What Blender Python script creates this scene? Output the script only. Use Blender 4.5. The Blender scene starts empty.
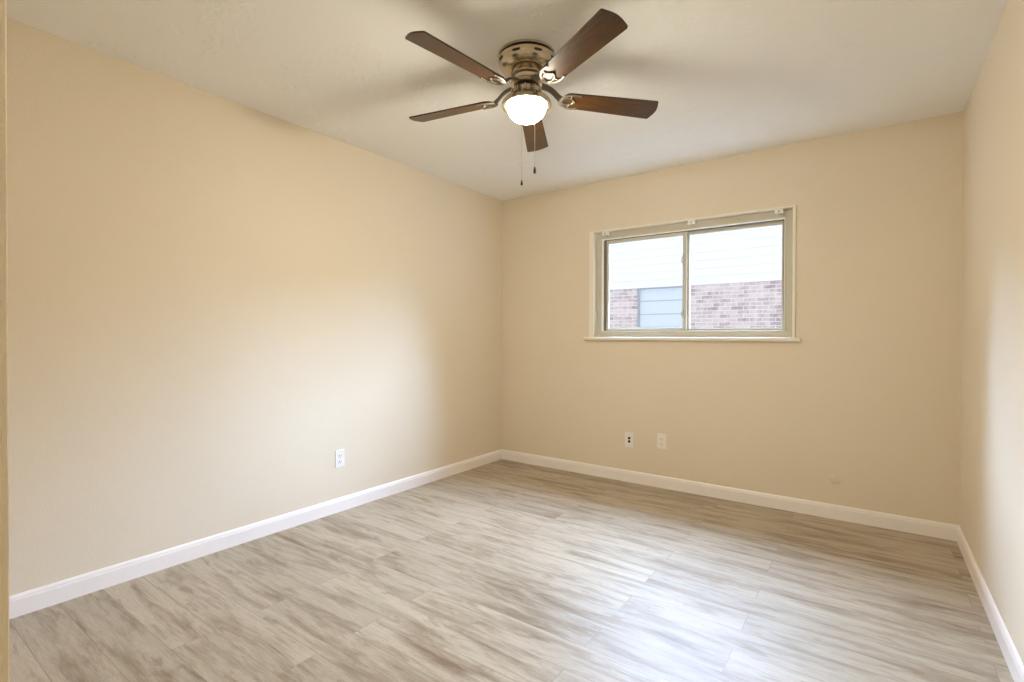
import bpy, bmesh, math, random
from math import sin, cos, pi, radians
from mathutils import Vector, Matrix, Quaternion
random.seed(4)
S = bpy.context.scene
COL = S.collection

# ------------------------------------------------------------ camera, world, sun, exposure
cd = bpy.data.cameras.new('camera')
cam = bpy.data.objects.new('camera', cd); COL.objects.link(cam)
cd.sensor_width = 36.0; cd.lens = 502.32 / 1024 * 36.0; cd.clip_start = 0.02
R_ = Vector((0.81176, 0.58398, 0.00318)); U_ = Vector((-0.00732, 0.00473, 0.99996)); B_ = Vector((0.58394, -0.81176, 0.00812))
m = Matrix((R_, U_, B_)).transposed().to_4x4(); m.translation = Vector((2.8548, -3.8018, 1.1548))
cam.matrix_world = m
S.camera = cam

vs = S.view_settings
vs.view_transform = 'Standard'; vs.look = 'None'; vs.gamma = 1.0; vs.use_curve_mapping = False
vs.exposure = 0.07
S.cycles.use_denoising = True
S.cycles.max_bounces = 10; S.cycles.diffuse_bounces = 7; S.cycles.sample_clamp_indirect = 6.0
S.cycles.blur_glossy = 0.5

W = bpy.data.worlds.new('hazy_sky'); S.world = W; W.use_nodes = True
wn = W.node_tree.nodes; wn['Background'].inputs[0].default_value = (0.80, 0.90, 1.0, 1); wn['Background'].inputs[1].default_value = 1.45

sl = bpy.data.lights.new('hazy_sun', 'SUN'); sl.energy = 128.0; sl.angle = radians(90); sl.color = (0.45, 0.62, 0.96)
so = bpy.data.objects.new('hazy_sun', sl); COL.objects.link(so)
so.rotation_euler = Vector((0.0, cos(radians(30)), sin(radians(30)))).to_track_quat('Z', 'Y').to_euler()

pl = bpy.data.lights.new('window_portal', 'AREA'); pl.shape = 'RECTANGLE'; pl.size = 1.6; pl.size_y = 1.0; pl.cycles.is_portal = True
po = bpy.data.objects.new('window_portal', pl); COL.objects.link(po); po.location = (1.69, 0.2, 1.59); po.rotation_euler = (radians(-90), 0, 0)

HALL_FILL = 70.0
BULB = 225.0

# ------------------------------------------------------------ materials
def mat(name, col, rough=0.6, metal=0.0, spec=0.5):
    mm = bpy.data.materials.new(name); mm.use_nodes = True
    b = mm.node_tree.nodes['Principled BSDF']
    b.inputs['Base Color'].default_value = (*col, 1); b.inputs['Roughness'].default_value = rough
    b.inputs['Metallic'].default_value = metal; b.inputs['Specular IOR Level'].default_value = spec
    return mm
def nd(mm, t, **kw):
    n = mm.node_tree.nodes.new(t)
    for k, v in kw.items(): setattr(n, k, v)
    return n
def lk(mm, a, b): mm.node_tree.links.new(a, b)
def coords(mm, scale=(1, 1, 1), rot=(0, 0, 0), kind='Object'):
    tc = nd(mm, 'ShaderNodeTexCoord'); mp = nd(mm, 'ShaderNodeMapping')
    mp.inputs['Scale'].default_value = scale; mp.inputs['Rotation'].default_value = rot
    lk(mm, tc.outputs[kind], mp.inputs[0]); return mp.outputs[0]
def noise(mm, vec, scale, detail=3, rough=0.5, dims='3D'):
    n = nd(mm, 'ShaderNodeTexNoise'); n.noise_dimensions = dims
    n.inputs['Scale'].default_value = scale; n.inputs['Detail'].default_value = detail; n.inputs['Roughness'].default_value = rough
    lk(mm, vec, n.inputs['Vector']); return n
def ramp(mm, fac, stops):
    r = nd(mm, 'ShaderNodeValToRGB'); e = r.color_ramp.elements
    while len(e) < len(stops): e.new(0.5)
    for i, (p, c) in enumerate(stops): e[i].position = p; e[i].color = (*c, 1) if len(c) == 3 else c
    lk(mm, fac, r.inputs[0]); return r.outputs[0]
def mixc(mm, fac, a, b, mode='MIX'):
    n = nd(mm, 'ShaderNodeMix', data_type='RGBA', blend_type=mode)
    for sock, v in ((n.inputs[0], fac), (n.inputs[6], a), (n.inputs[7], b)):
        if hasattr(v, 'is_linked'): lk(mm, v, sock)
        else: sock.default_value = v if isinstance(v, (int, float)) else (*v, 1)
    return n.outputs[2]
def bump(mm, h, strength, dist):
    b = nd(mm, 'ShaderNodeBump'); b.inputs['Strength'].default_value = strength; b.inputs['Distance'].default_value = dist
    lk(mm, h, b.inputs['Height']); lk(mm, b.outputs[0], mm.node_tree.nodes['Principled BSDF'].inputs['Normal'])
def base(mm): return mm.node_tree.nodes['Principled BSDF'].inputs['Base Color']

M = {}
# tan orange-peel wall paint
w = mat('tan_paint', (0.78, 0.68, 0.54), 0.55, spec=0.3)
v = coords(w); n1 = noise(w, v, 130, 3, .6); n2 = noise(w, v, 1.6, 2)
lk(w, ramp(w, n2.outputs[0], [(.3, (0.775, 0.675, 0.535)), (.7, (0.79, 0.69, 0.55))]), base(w))
bump(w, n1.outputs[0], 0.35, 0.003); M['wall'] = w
# knock-down ceiling
c = mat('ceiling_paint', (0.91, 0.91, 0.90), 0.8, spec=0.2)
v = coords(c); a = noise(c, v, 9, 5, .62)
r = ramp(c, a.outputs[0], [(.50, (0, 0, 0)), (.58, (1, 1, 1))])
f = noise(c, v, 2.2, 3, .5); msk = ramp(c, f.outputs[0], [(.42, (0, 0, 0)), (.62, (1, 1, 1))])
bump(c, mixc(c, msk, (0, 0, 0), r), 0.5, 0.005); M['ceiling'] = c
M['trim'] = mat('white_trim_paint', (0.92, 0.87, 0.84), 0.35)
M['casing'] = mat('ivory_trim_paint', (0.85, 0.80, 0.70), 0.4)
M['plate_white'] = mat('white_plastic', (0.86, 0.84, 0.80), 0.35)
M['plate_ivory'] = mat('ivory_plastic', (0.88, 0.83, 0.75), 0.4)
M['dark'] = mat('dark_recess', (0.012, 0.010, 0.009), 0.6)
M['slot'] = mat('outlet_slot', (0.06, 0.055, 0.05), 0.6)
M['alu'] = mat('almond_aluminium', (0.58, 0.535, 0.43), 0.45, 0.0, 0.4)
M['track'] = mat('dark_gasket', (0.16, 0.13, 0.09), 0.6)
M['latch'] = mat('zinc_latch', (0.48, 0.44, 0.36), 0.45, 0.3)
M['bracket'] = mat('clear_white_bracket', (0.85, 0.84, 0.80), 0.3)
M['nickel'] = mat('polished_nickel', (0.62, 0.54, 0.43), 0.20, 1.0)
M['brushed'] = mat('brushed_nickel', (0.58, 0.51, 0.39), 0.25, 1.0)
M['iron'] = mat('satin_nickel_iron', (0.24, 0.21, 0.175), 0.5, 0.85)
M['chain'] = mat('bead_chain_nickel', (0.72, 0.65, 0.54), 0.35, 0.8)
# blade walnut
b = mat('walnut_blade', (0.09, 0.04, 0.012), 0.33, spec=0.45)
v = coords(b, (2.5, 30, 1)); g = noise(b, v, 3.0, 5, .6)
lk(b, ramp(b, g.outputs[0], [(.3, (0.034, 0.011, 0.002)), (.55, (0.068, 0.027, 0.005)), (.75, (0.11, 0.048, 0.009))]), base(b)); M['walnut'] = b
M['blade_edge'] = mat('walnut_edge', (0.03, 0.012, 0.006), 0.4)
# glowing bowl
gl = mat('lit_frosted_glass', (0.95, 0.93, 0.86), 0.4)
p_ = gl.node_tree.nodes['Principled BSDF']; p_.inputs['Emission Color'].default_value = (1.0, 0.96, 0.78, 1); p_.inputs['Emission Strength'].default_value = BULB
M['bowl'] = gl
# glass
gs = bpy.data.materials.new('window_glass'); gs.use_nodes = True; t = gs.node_tree; t.nodes.remove(t.nodes['Principled BSDF'])
tr = t.nodes.new('ShaderNodeBsdfTransparent'); tr.inputs[0].default_value = (0.96, 0.98, 0.97, 1)
gg = t.nodes.new('ShaderNodeBsdfGlossy'); gg.inputs['Roughness'].default_value = 0.02
mx = t.nodes.new('ShaderNodeMixShader'); mx.inputs[0].default_value = 0.05
t.links.new(tr.outputs[0], mx.inputs[1]); t.links.new(gg.outputs[0], mx.inputs[2]); t.links.new(mx.outputs[0], t.nodes['Material Output'].inputs[0])
M['glass'] = gs
# vinyl plank floor
fl = mat('grey_oak_plank', (0.35, 0.29, 0.22), 0.46, spec=0.32)
v = coords(fl)
PW, PL = 0.152, 1.22
br = nd(fl, 'ShaderNodeTexBrick'); br.offset = 0.37; br.offset_frequency = 2
br.inputs['Scale'].default_value = 1.0; br.inputs['Brick Width'].default_value = PL; br.inputs['Row Height'].default_value = PW
br.inputs['Mortar Size'].default_value = 0.0012; br.inputs['Mortar Smooth'].default_value = 0.4
br.inputs['Color1'].default_value = (0, 0, 0, 1); br.inputs['Color2'].default_value = (1, 1, 1, 1); br.inputs['Mortar'].default_value = (0.4, 0.4, 0.4, 1)
lk(fl, v, br.inputs['Vector'])
seed = nd(fl, 'ShaderNodeMath', operation='MULTIPLY'); seed.inputs[1].default_value = 37.0; lk(fl, br.outputs['Color'], seed.inputs[0])
def grain(sx, sy, sc, det, ro):
    vv = coords(fl, (sx, sy, 1)); n = noise(fl, vv, sc, det, ro, '4D'); n.inputs['Distortion'].default_value = 0.6
    lk(fl, seed.outputs[0], n.inputs['W']); return n.outputs[0]
g1 = grain(0.9, 7.0, 2.4, 8, .68)
g2 = grain(3.0, 42.0, 5.0, 6, .7)
g3 = grain(2.2, 9.0, 2.2, 6, .66)
g4 = grain(6.0, 34.0, 3.5, 5, .7)
col = ramp(fl, g1, [(.30, (0.22, 0.155, 0.095)), (.42, (0.355, 0.28, 0.20)), (.52, (0.48, 0.40, 0.305)), (.75, (0.57, 0.495, 0.395))])
col = mixc(fl, 0.55, col, ramp(fl, g2, [(.34, (0.66, 0.62, 0.56)), (.60, (1.0, 1.0, 1.0))]), 'MULTIPLY')
kn = ramp(fl, g3, [(.585, (0, 0, 0)), (.66, (1, 1, 1))])
col = mixc(fl, kn, col, mixc(fl, 0.45, col, (0.19, 0.125, 0.065)))
mk = ramp(fl, g4, [(.64, (0, 0, 0)), (.70, (1, 1, 1))])
col = mixc(fl, mk, col, mixc(fl, 0.55, col, (0.13, 0.085, 0.05)))
col = mixc(fl, 0.6, col, ramp(fl, br.outputs['Color'], [(0, (0.84, 0.83, 0.82)), (1, (1.10, 1.10, 1.10))]), 'MULTIPLY')
col = mixc(fl, br.outputs['Fac'], col, mixc(fl, 0.5, col, (0.12, 0.085, 0.055)))
lk(fl, col, base(fl)); bump(fl, g2, 0.12, 0.001)
M['floor'] = fl
# brick outside
bk = mat('pale_brick', (0.6, 0.45, 0.4), 0.9, spec=0.1)
v = coords(bk, (1, 1, 1), (radians(90), 0, 0))
bt = nd(bk, 'ShaderNodeTexBrick'); bt.offset = 0.5
for k, x in (('Scale', 1.0), ('Brick Width', 0.21), ('Row Height', 0.072), ('Mortar Size', 0.006), ('Bias', -0.1)): bt.inputs[k].default_value = x
bt.inputs['Color1'].default_value = (0.66, 0.52, 0.48, 1); bt.inputs['Color2'].default_value = (0.36, 0.25, 0.235, 1); bt.inputs['Mortar'].default_value = (0.80, 0.75, 0.71, 1)
lk(bk, v, bt.inputs['Vector'])
wash = noise(bk, v, 5, 4, .65)
lk(bk, mixc(bk, ramp(bk, wash.outputs[0], [(.42, (0, 0, 0)), (.62, (.75, .75, .75))]), bt.outputs['Color'], (0.78, 0.66, 0.62)), base(bk)); M['brick'] = bk
M['siding'] = mat('white_lap_siding', (0.87, 0.87, 0.87), 0.7, spec=0.2)
M['shingle'] = mat('grey_shingle', (0.20, 0.19, 0.18), 0.9)
M['shade'] = mat('pale_window_shade', (0.68, 0.72, 0.74), 0.5)
M['nframe'] = mat('grey_window_frame', (0.42, 0.45, 0.48), 0.5)
gr = mat('bounce_concrete', (0.22, 0.24, 0.12), 0.95, spec=0.1)
lk(gr, ramp(gr, noise(gr, coords(gr), 14, 5, .7).outputs[0], [(.35, (0.27, 0.255, 0.225)), (.65, (0.36, 0.345, 0.31))]), base(gr)); M['ground'] = gr

# ------------------------------------------------------------ geometry helpers
def link(name, bm, material, parent=None, smooth=False, bevel=0.0, loc=None, rot=None, angle=40):
    bmesh.ops.recalc_face_normals(bm, faces=bm.faces)
    me = bpy.data.meshes.new(name); bm.to_mesh(me); bm.free()
    mats = material if isinstance(material, (list, tuple)) else [material]
    for x in mats: me.materials.append(x)
    if smooth:
        for p in me.polygons: p.use_smooth = True
    o = bpy.data.objects.new(name, me); COL.objects.link(o)
    if smooth:
        try: me.set_sharp_from_angle(angle=radians(angle))
        except Exception: pass
    if bevel:
        b = o.modifiers.new('bevel', 'BEVEL'); b.width = bevel; b.segments = 2; b.limit_method = 'ANGLE'
    if loc is not None: o.location = loc
    if rot is not None: o.rotation_euler = rot
    if parent: o.parent = parent
    return o
def box(bm, x0, x1, y0, y1, z0, z1, mi=0):
    vv = [bm.verts.new((x, y, z)) for x in (x0, x1) for y in (y0, y1) for z in (z0, z1)]
    for q in ((0, 1, 3, 2), (4, 6, 7, 5), (0, 4, 5, 1), (2, 3, 7, 6), (0, 2, 6, 4), (1, 5, 7, 3)):
        f_ = bm.faces.new([vv[i] for i in q]); f_.material_index = mi
def boxes(*bs):
    bm = bmesh.new()
    for b_ in bs: box(bm, *b_)
    return bm
def frame_bm(x0, x1, z0, z1, wl, wr, wb, wt, y0, y1):
    # one closed rectangular ring, mitre-free, no internal faces
    bm = bmesh.new()
    O = [(x0, z0), (x1, z0), (x1, z1), (x0, z1)]; I = [(x0 + wl, z0 + wb), (x1 - wr, z0 + wb), (x1 - wr, z1 - wt), (x0 + wl, z1 - wt)]
    vv = [[bm.verts.new((p[0], y, p[1])) for p in L] for y in (y0, y1) for L in (O, I)]
    Of, If, Ob, Ib = vv
    for i in range(4):
        j = (i + 1) % 4
        bm.faces.new((Of[i], Of[j], If[j], If[i])); bm.faces.new((Ob[j], Ob[i], Ib[i], Ib[j]))
        bm.faces.new((Of[j], Of[i], Ob[i], Ob[j])); bm.faces.new((If[i], If[j], Ib[j], Ib[i]))
    return bm
def lathe(prof, seg=64, bm=None, cx=0, cy=0):
    bm = bm or bmesh.new(); rings = []
    for r, z in prof:
        if r < 1e-5: rings.append([bm.verts.new((cx, cy, z))])
        else: rings.append([bm.verts.new((cx + r * cos(2 * pi * i / seg), cy + r * sin(2 * pi * i / seg), z)) for i in range(seg)])
    for a_, b_ in zip(rings, rings[1:]):
        for i in range(seg):
            j = (i + 1) % seg
            if len(a_) == 1 and len(b_) == 1: continue
            if len(a_) == 1: bm.faces.new((a_[0], b_[i], b_[j]))
            elif len(b_) == 1: bm.faces.new((a_[i], a_[j], b_[0]))
            else: bm.faces.new((a_[i], a_[j], b_[j], b_[i]))
    return bm
def sweep(bm, pts, rad, flat=1.0, seg=10, up=Vector((0, 0, 1))):
    """tube along pts; rad float or list; flat squashes it along up."""
    P = [Vector(p) for p in pts]; n = len(P); rings = []
    for i, p in enumerate(P):
        t_ = (P[min(i + 1, n - 1)] - P[max(i - 1, 0)]).normalized()
        s_ = t_.cross(up)
        if s_.length < 1e-4: s_ = t_.cross(Vector((1, 0, 0)))
        s_.normalize(); u_ = s_.cross(t_).normalized(); r_ = rad[i] if isinstance(rad, (list, tuple)) else rad
        rings.append([bm.verts.new(p + s_ * r_ * cos(2 * pi * k / seg) + u_ * r_ * flat * sin(2 * pi * k / seg)) for k in range(seg)])
    for a_, b_ in zip(rings, rings[1:]):
        for k in range(seg): bm.faces.new((a_[k], a_[(k + 1) % seg], b_[(k + 1) % seg], b_[k]))
    bm.faces.new(rings[0][::-1]); bm.faces.new(rings[-1])
    return bm
def bez(p0, p1, p2, n=8):
    p0, p1, p2 = map(Vector, (p0, p1, p2)); return [p0 * (1 - t) ** 2 + p1 * 2 * t * (1 - t) + p2 * t * t for t in [i / n for i in range(n + 1)]]
def empty(name, loc):
    o = bpy.data.objects.new(name, None); COL.objects.link(o); o.location = loc; o.empty_display_size = .05; return o
def tag(o, label, cat, group=None):
    o['label'] = label; o['category'] = cat
    if group: o['group'] = group
    return o
def struct(o): o['kind'] = 'structure'; return o

# ------------------------------------------------------------ room shell
RW, RH, FY, WT = 3.2605, 2.44, -3.72, 0.12
HB = -5.3                                 # hall back wall
JX = 2.3525                                # left side of the doorway the camera stands in
struct(link('floor', boxes((-WT, RW + WT, HB - WT, 0.16, -0.2, 0.0)), M['floor']))
struct(link('ceiling', boxes((-WT, RW + WT, HB - WT, 0.16, RH, RH + 0.15)), M['ceiling']))
struct(link('wall_left', boxes((-WT, 0, HB, 0.0, 0, RH)), M['wall']))
struct(link('wall_right', boxes((RW, RW + WT, HB, 0.0, 0, RH)), M['wall']))
WX0, WX1, WZ0, WZ1 = 0.955, 2.418, 1.150, 2.022
struct(link('wall_back', boxes((-WT, WX0, 0, 0.16, 0, RH), (WX1, RW + WT, 0, 0.16, 0, RH), (WX0, WX1, 0, 0.16, 0, WZ0), (WX0, WX1, 0, 0.16, WZ1, RH)), M['wall']))
struct(link('wall_front', boxes((0, JX, FY - WT, FY, 0, RH), (3.16, RW, FY - WT, FY, 0, RH), (JX, 3.16, FY - WT, FY, 2.06, RH)), M['wall'], bevel=0.004))
struct(link('wall_hall_back', boxes((-WT, RW + WT, HB - WT, HB, 0, RH)), M['wall']))
struct(link('wall_hall_left', boxes((1.30, 1.42, HB, FY - WT, 0, RH)), M['wall']))

def baseboard(name, a_, b_, nrm):
    # profile (offset from the wall, height) swept from a_ to b_
    prof = [(0.0005, 0), (0.013, 0), (0.013, 0.068), (0.0105, 0.076), (0.0105, 0.081), (0.006, 0.089), (0.0005, 0.091)]
    a_, b_, nrm = Vector(a_), Vector(b_), Vector(nrm); d_ = (b_ - a_).normalized(); bm = bmesh.new(); rows = []
    for e_, s_ in ((a_, 1), (b_, -1)):
        rows.append([bm.verts.new(e_ + nrm * o + d_ * s_ * (o if e_ is not None else 0) + Vector((0, 0, z))) for o, z in prof])
    n = len(prof)
    for i in range(n): bm.faces.new((rows[0][i], rows[0][(i + 1) % n], rows[1][(i + 1) % n], rows[1][i]))
    bm.faces.new(rows[0]); bm.faces.new(rows[1][::-1])
    return struct(link(name, bm, M['trim']))
baseboard('baseboard_left', (0, 0, 0), (0, FY, 0), (1, 0, 0))
baseboard('baseboard_back', (0, 0, 0), (RW, 0, 0), (0, -1, 0))
baseboard('baseboard_right', (RW, 0, 0), (RW, FY, 0), (-1, 0, 0))
baseboard('baseboard_front', (0, FY, 0), (JX, FY, 0), (0, 1, 0))

# ------------------------------------------------------------ window
win = struct(empty('window_1', (1.6865, 0.04, WZ0)))
def wpart(name, bm, mt, bevel=0.0, parent=None):
    o = link(name, bm, mt, None, bevel=bevel)
    par = parent or win
    o.parent = par; o.matrix_parent_inverse = (Matrix.Translation(win.location)).inverted() if par is win else Matrix.Identity(4)
    return o
def sub(name, bm, mt, parent, bevel=0.0, smooth=False):
    o = link(name, bm, mt, parent, bevel=bevel, smooth=smooth); return o
# ivory bead round the opening: left, right, top
cb = bmesh.new()
for b_ in ((0.922, WX0 + .008, -0.012, 0.05, WZ0 + .006, 2.034), (WX1 - .002, 2.434, -0.012, 0.05, WZ0 + .006, 2.034), (WX0 + .008, WX1 - .002, -0.012, 0.045, WZ1 + 0.001, 2.034)): box(cb, *b_)
wpart('window_casing', cb, M['casing'], 0.002)
wpart('window_sill', boxes((0.882, 2.466, -0.032, 0.05, 1.131, 1.156)), M['casing'], 0.004)
wpart('window_frame', frame_bm(0.964, 2.415, 1.157, 2.021, .052, .048, .044, .052, 0.040, 0.150), M['alu'], 0.002)
# inner lip of the frame
wpart('frame_lip', frame_bm(1.016, 2.367, 1.201, 1.969, .006, .006, .006, .006, 0.030, 0.140), M['casing'], 0.001)
ls = wpart('sliding_sash', frame_bm(1.042, 1.700, 1.208, 1.962, .021, .030, .022, .030, 0.068, 0.090), M['alu'], 0.002)
rs = wpart('fixed_sash', frame_bm(1.680, 2.361, 1.208, 1.962, .036, .022, .016, .026, 0.092, 0.114), M['alu'], 0.002)
sub('pane', boxes((1.062, 1.671, 0.078, 0.082, 1.229, 1.933)), M['glass'], ls)
sub('pane', boxes((1.715, 2.340, 0.100, 0.104, 1.223, 1.937)), M['glass'], rs)
sub('gasket', frame_bm(1.0165, 2.3665, 1.2015, 1.9685, .024, .014, .010, .010, 0.0615, 0.0905), M['track'], win).matrix_parent_inverse = Matrix.Translation(win.location).inverted()
for z0, z1 in ((1.70, 1.79), (1.30, 1.37)):
    bm = bmesh.new(); box(bm, 1.672, 1.690, 0.061, 0.068, z0, z1)
    sweep(bm, bez((1.676, 0.060, z0 + .02), (1.655, 0.046, (z0 + z1) / 2), (1.676, 0.060, z1 - .015), 6), 0.005, seg=8)
    wpart('latch', bm, M['latch'], 0.001, ls)
# blind brackets under the head
BR = [(1.067, 'left'), (1.759, 'mid'), (2.335, 'right')]
BL = ['small clear-white blind bracket at the left end of the window head', 'small clear-white blind bracket above the centre mullion of the window', 'small clear-white blind bracket at the right end of the window head']
for (x, _), lab in zip(BR, BL):
    t_ = empty('blind_bracket', (x, 0.0, 2.012)); tag(t_, lab, 'bracket', 'blind brackets along the window head')
    bm = bmesh.new(); box(bm, -.026, .026, -0.020, 0.020, 0.004, 0.0085); box(bm, -.026, .026, -0.020, -0.016, -0.022, 0.004); box(bm, -.022, -.018, -0.016, 0.018, -0.020, 0.004); box(bm, .018, .022, -0.016, 0.018, -0.020, 0.004)
    link('bracket_body', bm, M['bracket'], t_, bevel=0.0015)
    bm = bmesh.new(); sweep(bm, [(0, -.0195, -.009), (0, -.024, -.009)], 0.007, seg=12); link('screw', bm, M['latch'], t_)
kb = bmesh.new(); sweep(kb, [(0, 0.0, 0), (0, -0.010, 0)], 0.007, seg=14); sweep(kb, [(0, -0.010, 0), (0, -0.013, 0)], 0.004, seg=12)
tag(link('screw_hook', kb, M['latch'], loc=(2.071, 0.040, 1.996), smooth=True), 'tiny metal screw head on the upper window frame, right of centre', 'screw')

# ------------------------------------------------------------ wall plates
def round_rect(bm, w_, h_, y0, y1, r_=0.006, cx=0, cz=0, mi=0, n=5):
    pts = []
    for sx, sz, a0 in ((1, 1, 0), (-1, 1, 90), (-1, -1, 180), (1, -1, 270)):
        for k in range(n + 1):
            a_ = radians(a0 + 90 * k / n); pts.append((cx + sx * (w_ / 2 - r_) + r_ * cos(a_), cz + sz * (h_ / 2 - r_) + r_ * sin(a_)))
    A = [bm.verts.new((x, y0, z)) for x, z in pts]; Bv = [bm.verts.new((x, y1, z)) for x, z in pts]; n = len(pts)
    fs = [bm.faces.new(A), bm.faces.new(Bv[::-1])] + [bm.faces.new((A[i], A[(i + 1) % n], Bv[(i + 1) % n], Bv[i])) for i in range(n)]
    for f_ in fs: f_.material_index = mi
def outlet(loc, rz, label, mt, slotmat):
    t_ = empty('wall_outlet', loc); t_.rotation_euler.z = rz; tag(t_, label, 'outlet')
    bm = bmesh.new(); round_rect(bm, .070, .115, -.0055, -.0002); link('cover_plate', bm, mt, t_, bevel=0.0018)
    for cz in (.0195, -.0195):
        bm = bmesh.new(); round_rect(bm, .034, .029, -.0078, -.0050, .010, 0, cz); rc = link('receptacle', bm, mt, t_, bevel=0.0006)
        bm = bmesh.new(); box(bm, -.0085, -.0055, -.0081, -.0070, cz - .003, cz + .008); box(bm, .0055, .0085, -.0081, -.0070, cz - .002, cz + .007)
        sweep(bm, [(0, -.0070, cz - .0085), (0, -.0081, cz - .0085)], .0028, seg=10); sl_ = link('slot', bm, slotmat, rc)
    bm = bmesh.new(); sweep(bm, [(0, -.0050, 0), (0, -.0066, 0)], .003, seg=12); link('screw', bm, M['latch'], t_)
outlet((0, -1.778, 0.349), pi / 2, 'white duplex power outlet low on the long left wall', M['plate_white'], M['slot'])
outlet((1.541, 0, 0.357), 0, 'ivory duplex outlet on the back wall, right one of the pair below the window', M['plate_ivory'], mat('pale_slot', (0.30, 0.27, 0.23), 0.6))
t_ = empty('jack_plate', (1.277, 0, 0.335)); tag(t_, 'white cable jack plate with two black holes, left of the ivory outlet', 'wall plate')
bm = bmesh.new(); round_rect(bm, .070, .115, -.0055, -.0002); link('cover_plate', bm, M['plate_white'], t_, bevel=0.0018)
for cz in (.016, -.011):
    bm = bmesh.new(); sweep(bm, [(0.002, -.0050, cz), (0.002, -.0085, cz)], .0105, seg=24); j = link('jack', bm, M['dark'], t_)
for cz in (.043, -.043):
    bm = bmesh.new(); sweep(bm, [(0, -.0050, cz), (0, -.0066, cz)], .003, seg=12); link('screw', bm, M['latch'], t_)
bm = bmesh.new()
sweep(bm, [(0, -.0002, 0), (0, -.009, 0), (0, -.012, 0)], [.027, .026, .020], seg=32); sweep(bm, [(0, -.012, 0), (0, -.018, 0)], [.009, .007], seg=16)
tag(link('cable_cover', bm, M['wall'], loc=(2.658, 0, 0.255), smooth=True), 'small round cover painted wall colour, low on the back wall near the right corner', 'wall plate')

# ------------------------------------------------------------ ceiling fan
FX, FYY = 1.560, -1.894
fan = tag(empty('ceiling_fan', (FX, FYY, RH)), 'five-blade ceiling fan with dark walnut blades and a lit glass bowl', 'ceiling fan')
def zf(z): return z - RH
def fpart(name, prof, mt, parent=fan, smooth=True, angle=35):
    return link(name, lathe([(r, zf(z)) for r, z in prof]), mt, parent, smooth=smooth, angle=angle)
hs = fpart('motor_housing', [(0, 2.4395), (.131, 2.4395), (.1325, 2.434), (.1315, 2.429), (.1240, 2.427), (.1240, 2.4205), (.1300, 2.4185), (.1300, 2.413), (.1265, 2.407), (.1255, 2.400), (.1240, 2.391), (.1200, 2.383), (.110, 2.376), (.094, 2.372), (.080, 2.371), (0, 2.371)], M['brushed'])
gb = fpart('groove_shade', [(.1243, 2.4268), (.1268, 2.4262), (.1268, 2.4212), (.1243, 2.4206)], M['dark'], hs)  # dark ring painted in for the shade of the housing groove
view = math.atan2(-3.8018 + 1.894, 2.8548 - 1.560)
for k in range(8):                                    # long vent slots round the shoulder
    a_ = view + radians(-21.5 + 45 * k)
    bm = bmesh.new(); rows = []
    for q in range(11):
        u = (q - 5) / 5; aa = a_ + u * 0.150; hh = 0.0060 * math.sqrt(max(0.04, 1 - abs(u) ** 4))
        rows.append([bm.verts.new(((rr_) * cos(aa), rr_ * sin(aa), zf(zz))) for rr_, zz in ((.1195, 2.4035 + hh), (.1274, 2.4035 + hh), (.1268, 2.4035 - hh), (.1195, 2.4035 - hh))])
    for A, B in zip(rows, rows[1:]):
        for q in range(4): bm.faces.new((A[q], A[(q + 1) % 4], B[(q + 1) % 4], B[q]))
    bm.faces.new(rows[0]); bm.faces.new(rows[-1][::-1])
    link('vent_slot', bm, M['dark'], hs)
fpart('flywheel', [(0, 2.3715), (.058, 2.3715), (.058, 2.362), (.070, 2.360), (.073, 2.355), (.073, 2.343), (.058, 2.339), (.056, 2.330), (.056, 2.318), (.070, 2.316), (.072, 2.312), (.072, 2.300), (.064, 2.296), (0, 2.296)], M['nickel'])
fpart('dark_gap', [(.038, 2.2965), (.054, 2.2965), (.054, 2.280), (.038, 2.280)], M['dark'])  # ring coloured dark in place of the shaded gap under the flywheel
sh = fpart('switch_housing', [(0, 2.2835), (.062, 2.2835), (.066, 2.280), (.066, 2.262), (.070, 2.258), (.071, 2.252), (0, 2.252)], M['brushed'])
for k in range(10):                                   # little tabs round the switch housing
    a_ = 2 * pi * k / 10 + .2; bm = bmesh.new()
    sweep(bm, [(.0655 * cos(a_), .0655 * sin(a_), zf(2.282)), (.0675 * cos(a_), .0675 * sin(a_), zf(2.272)), (.0690 * cos(a_), .0690 * sin(a_), zf(2.255))], [.005, .0055, .007], seg=8, up=Vector((cos(a_), sin(a_), 0)))
    link('tab', bm, M['nickel'], sh, smooth=True)
fpart('light_pan', [(.050, 2.2525), (.073, 2.2525), (.086, 2.248), (.098, 2.239), (.108, 2.228), (.1125, 2.218), (.1135, 2.210), (.111, 2.2055), (.102, 2.2035), (.094, 2.206), (.0925, 2.212), (.080, 2.220), (.050, 2.232)], M['brushed'])
bowl = fpart('glass_bowl', [(.0885, 2.213)] + [(.0890 * cos(a_) ** .85, 2.209 - .072 * sin(a_)) for a_ in [radians(0 + 90 * i / 15) for i in range(15)]] + [(0, 2.1368)], M['bowl'], angle=60)
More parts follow.
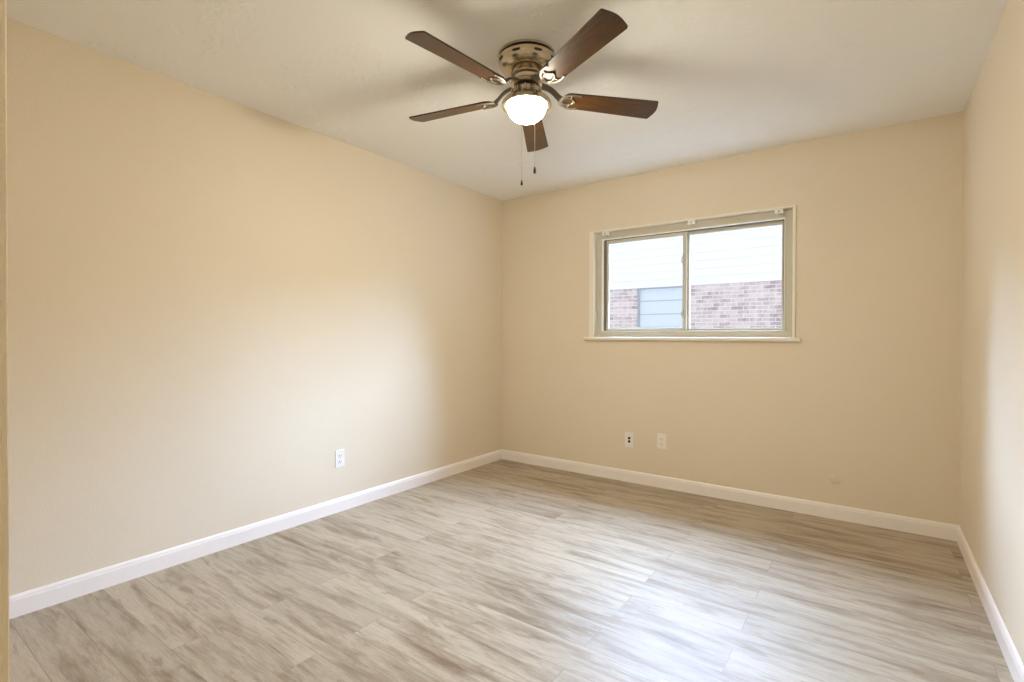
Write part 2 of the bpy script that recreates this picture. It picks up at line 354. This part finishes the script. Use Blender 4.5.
# blades
PH, R0, R1, PITCH = 4.573, 0.168, 0.632, 0.22
BZ = 2.256
DROOP = [.010, .012, -.013, -.012, .006]
def blade_bm():
    # outline in blade space: x outwards, y across (+y is the trailing, lower side)
    top = []
    for i in range(9):                                # rounded root
        a_ = pi - (pi / 2) * i / 8; top.append((R0 + .040 + .040 * cos(a_), .049 * sin(a_) ** .8))
    L = R1 - .022
    for i in range(1, 6): top.append((R0 + .04 + (L - R0 - .04) * i / 6, .049 + .013 * i / 6))
    for i in range(8):                                # tip: tight corners and a bowed end
        a_ = pi / 2 - (pi / 2) * i / 7; top.append((L + .010 * cos(a_), .062 - .010 + .010 * sin(a_)))
    for i in range(1, 7): t_ = i / 6; top.append((L + .010 + .012 * math.sin(t_ * pi / 2), .052 * (1 - t_)))
    pts = top + [(x, -y) for x, y in reversed(top[1:-1])]
    th = .0032; bm = bmesh.new()
    A = [bm.verts.new((x, y, th)) for x, y in pts]; Bv = [bm.verts.new((x, y, -th)) for x, y in pts]; n = len(pts)
    bm.faces.new(A); bm.faces.new(Bv[::-1])
    for i in range(n):
        f_ = bm.faces.new((A[i], Bv[i], Bv[(i + 1) % n], A[(i + 1) % n])); f_.material_index = 1
    return bm
def iron_bm():
    """openwork blade iron in blade space, lying against the underside"""
    z = -.0062; bm = bmesh.new()
    # crescent that wraps the blade root
    outer = [(R0 + .078, .044, z), (R0 + .040, .046, z), (R0 + .006, .030, z), (R0 - .010, 0, z), (R0 + .006, -.030, z), (R0 + .040, -.046, z), (R0 + .078, -.044, z)]
    C_ = []
    for i in range(len(outer) - 1):
        a0 = Vector(outer[max(i - 1, 0)]); a1 = Vector(outer[i]); a2 = Vector(outer[i + 1]); a3 = Vector(outer[min(i + 2, 6)])
        for k in range(5):
            t_ = k / 5; C_.append(0.5 * ((2 * a1) + (a2 - a0) * t_ + (2 * a0 - 5 * a1 + 4 * a2 - a3) * t_ * t_ + (3 * a1 - a0 - 3 * a2 + a3) * t_ ** 3))
    C_.append(Vector(outer[-1])); n = len(C_)
    sweep(bm, C_, [.0035 + .0050 * sin(pi * i / (n - 1)) for i in range(n)], .45, 8)
    # inner scrolls: a hooked leaf each side of a pointed opening
    for s_ in (1, -1):
        sweep(bm, bez((R0 - .006, s_ * .004, z), (R0 + .010, s_ * .034, z), (R0 + .046, s_ * .014, z), 8), [.0042] * 9, .5, 8)
        sweep(bm, bez((R0 + .046, s_ * .014, z), (R0 + .030, s_ * .028, z), (R0 + .040, s_ * .044, z), 6), [.0038] * 7, .5, 8)
    sweep(bm, bez((R0 + .044, 0.016, z), (R0 + .066, 0, z), (R0 + .044, -.016, z), 6), .0042, .5, 8)
    for x, y in ((R0 + .058, 0), (R0 + .076, .044), (R0 + .076, -.044)):
        sweep(bm, [(x, y, z + .002), (x, y, z - .003)], [.0062, .005], 1, 12, up=Vector((1, 0, 0)))
    return bm
bm0 = blade_bm(); bmesh.ops.recalc_face_normals(bm0, faces=bm0.faces); bme = bpy.data.meshes.new('blade'); bm0.to_mesh(bme); bm0.free(); bme.materials.append(M['walnut']); bme.materials.append(M['blade_edge'])
bm0 = iron_bm(); bmesh.ops.recalc_face_normals(bm0, faces=bm0.faces); ime = bpy.data.meshes.new('blade_iron'); bm0.to_mesh(ime); bm0.free(); ime.materials.append(M['iron'])
for p in ime.polygons: p.use_smooth = True
for k in range(5):
    ang = PH + 2 * pi * k / 5
    rz = Matrix.Rotation(ang, 4, 'Z'); dr = Matrix.Rotation(-DROOP[k] / .6, 4, 'Y'); rx = Matrix.Rotation(-PITCH, 4, 'X')
    bo = bpy.data.objects.new('blade', bme); COL.objects.link(bo); bo.parent = fan
    bo.matrix_local = Matrix.Translation((0, 0, BZ - RH)) @ rz @ dr @ rx
    io = bpy.data.objects.new('blade_iron', ime); COL.objects.link(io); io.parent = bo
    # arm from flywheel down to the iron: its own sub-part, in fan space
    inv = (dr @ rx).inverted(); ar = bmesh.new()
    e0 = Vector((.060, 0, 2.306 - BZ)); e1 = Vector((.125, 0, 2.306 - BZ)); e2 = Vector((.135, 0, 2.268 - BZ)); e3 = dr @ rx @ Vector((R0 + .002, 0, -.0055))
    P = []
    for i in range(13):
        t_ = i / 12; P.append(inv @ (e0 * (1 - t_) ** 3 + e1 * 3 * t_ * (1 - t_) ** 2 + e2 * 3 * t_ * t_ * (1 - t_) + e3 * t_ ** 3))
    sweep(ar, P, [.022, .021, .020, .019, .018, .018, .018, .018, .018, .019, .020, .020, .018], .30, 12)
    link('iron_arm', ar, M['iron'], bo, smooth=True)
# pull chains
for (x, y, z1, z2, kn_) in ((1.6490, -1.9600, 2.225, 1.885, 0), (1.6030, -1.9930, 2.225, 1.827, 1)):
    x -= FX; y -= FYY; bm = bmesh.new(); r_ = math.hypot(x, y); ux, uy = x / r_, y / r_
    k_ = 1.0
    sweep(bm, bez((ux * .068, uy * .068, zf(2.266)), (x, y, zf(2.262)), (x, y, zf(z1)), 8), .0011, seg=6)
    sweep(bm, [(x, y, zf(z1)), (x, y, zf(z2 + .012))], .0011, seg=6)
    z = z2 + .012
    while z < z1:
        bmesh.ops.create_icosphere(bm, subdivisions=1, radius=.0019, matrix=Matrix.Translation((x, y, zf(z)))); z += .0052
    ch = link('pull_chain', bm, M['chain'], fan, smooth=True)
    prof = [(0, z2 + .013), (.003, z2 + .012), (.0045, z2 + .004), (.0062, z2 - .006), (.0058, z2 - .012), (.003, z2 - .017), (0, z2 - .018)] if kn_ == 0 else [(0, z2 + .013), (.0025, z2 + .011), (.004, z2 + .002), (.0055, z2 - .005), (.0035, z2 - .010), (0, z2 - .011)]
    link('chain_knob', lathe([(r, zf(zz)) for r, zz in prof], 16, None, x, y), mat('bronze_knob', (0.10, 0.07, 0.035), .35, .6), ch, smooth=True)

# ------------------------------------------------------------ added fill light in the unseen hall behind the camera
hl = tag(empty('hall_fill_light', (1.85, -4.85, RH)), 'added fill light, a flush round fixture in the unseen hall behind the doorway', 'fill light')
link('fill_light_base', lathe([(0, -.001), (.16, -.001), (.165, -.012), (.16, -.025), (0, -.025)]), M['brushed'], hl, smooth=True)
hm = mat('hall_fill_glow', (0.95, 0.93, 0.88), .4); q = hm.node_tree.nodes['Principled BSDF']; q.inputs['Emission Color'].default_value = (.82, 1.0, .98, 1); q.inputs['Emission Strength'].default_value = HALL_FILL
link('fill_light_shade', lathe([(.15, -.024)] + [(.15 * cos(radians(a_)), -.026 - .07 * sin(radians(a_))) for a_ in range(0, 90, 9)] + [(0, -.096)]), hm, hl, smooth=True)

# ------------------------------------------------------------ outside
struct(link('ground', boxes((-25, 28, 0.2, 30, -0.45, -0.35)), M['ground']))  # added unseen ground, kept pale to bounce daylight up through the window
struct(link('wall_exterior', boxes((-3.0, 6.0, 0.161, 0.24, -0.4, WZ0 - .02), (-3.0, WX0 - .02, 0.161, 0.24, WZ0 - .02, WZ1 + .02), (WX1 + .02, 6.0, 0.161, 0.24, WZ0 - .02, WZ1 + .02), (-3.0, 6.0, 0.161, 0.24, WZ1 + .02, 2.6)), mat('dark_red_brick', (0.16, 0.08, 0.06), 0.9, spec=0.1)))
struct(link('trim_1', boxes((-3.2, 6.2, 0.241, 0.48, 2.36, 2.40), (-3.2, 6.2, 0.46, 0.50, 2.31, 2.46)), M['siding']))   # unseen eave soffit and fascia, shaped to cut steep daylight at the window
NY = 6.0
nb = tag(empty('neighbor_house', (0, NY, -0.35)), 'neighboring house of pale pink brick with white lap siding gable seen through the window', 'house')
inv = Matrix.Translation((0, NY, -0.35)).inverted()
def npart(name, bm, mt, parent=None, **kw):
    o = link(name, bm, mt, parent or nb, **kw)
    if parent is None: o.matrix_parent_inverse = inv
    return o
nx0, nx1, nz0, nz1 = -1.06, -0.03, 0.90, 2.155
npart('brick_wall', boxes((-7, nx0, NY, NY + .25, -.36, 2.16), (nx1, 7, NY, NY + .25, -.36, 2.16), (nx0, nx1, NY, NY + .25, -.36, nz0)), M['brick'])
bm = bmesh.new(); z = 2.150
while z < 4.4:                                        # lap courses, each a wedge
    hh = .152; vv = [bm.verts.new(p) for x in (-7.4, 7.4) for p in ((x, NY + .04, z), (x, NY - .055, z), (x, NY - .055, z + .008), (x, NY - .018, z + hh), (x, NY + .04, z + hh))]
    for i in range(5): bm.faces.new((vv[i], vv[(i + 1) % 5], vv[5 + (i + 1) % 5], vv[5 + i]))
    bm.faces.new(vv[:5]); bm.faces.new(vv[5:][::-1]); z += hh
for s_ in (1, -1):
    g_ = bm.verts[:] + bm.edges[:] + bm.faces[:]
    bmesh.ops.bisect_plane(bm, geom=g_, plane_co=(0, 0, 4.35), plane_no=(s_ * .29, 0, 1), clear_outer=True)
npart('lap_siding', bm, M['siding'])
bm = bmesh.new()
for s_ in (1, -1):
    vv = [bm.verts.new(p) for y in (NY - .35, NY + 9) for p in ((0, y, 4.36), (s_ * 7.8, y, 4.36 - 7.8 * .29), (s_ * 7.8, y, 4.46 - 7.8 * .29), (0, y, 4.46))]
    for q4 in ((0, 1, 2, 3), (7, 6, 5, 4), (0, 4, 5, 1), (1, 5, 6, 2), (2, 6, 7, 3)): bm.faces.new([vv[i] for i in q4])
npart('roof', bm, M['shingle'])
nw = npart('window', frame_bm(nx0, nx1, nz0, nz1, .035, .035, .035, .03, NY + .02, NY + .10), M['nframe'])
sp = bmesh.new(); box(sp, nx0 + .03, nx1 - .03, NY + .06, NY + .075, nz0 + .03, nz1 - .02)
npart('pane', sp, M['shade'], nw)
mb = bmesh.new()
for zz in (1.36, 1.619, 1.886): box(mb, nx0 + .034, nx1 - .034, NY + .045, NY + .062, zz - .008, zz + .008)
npart('muntin', mb, M['nframe'], nw)
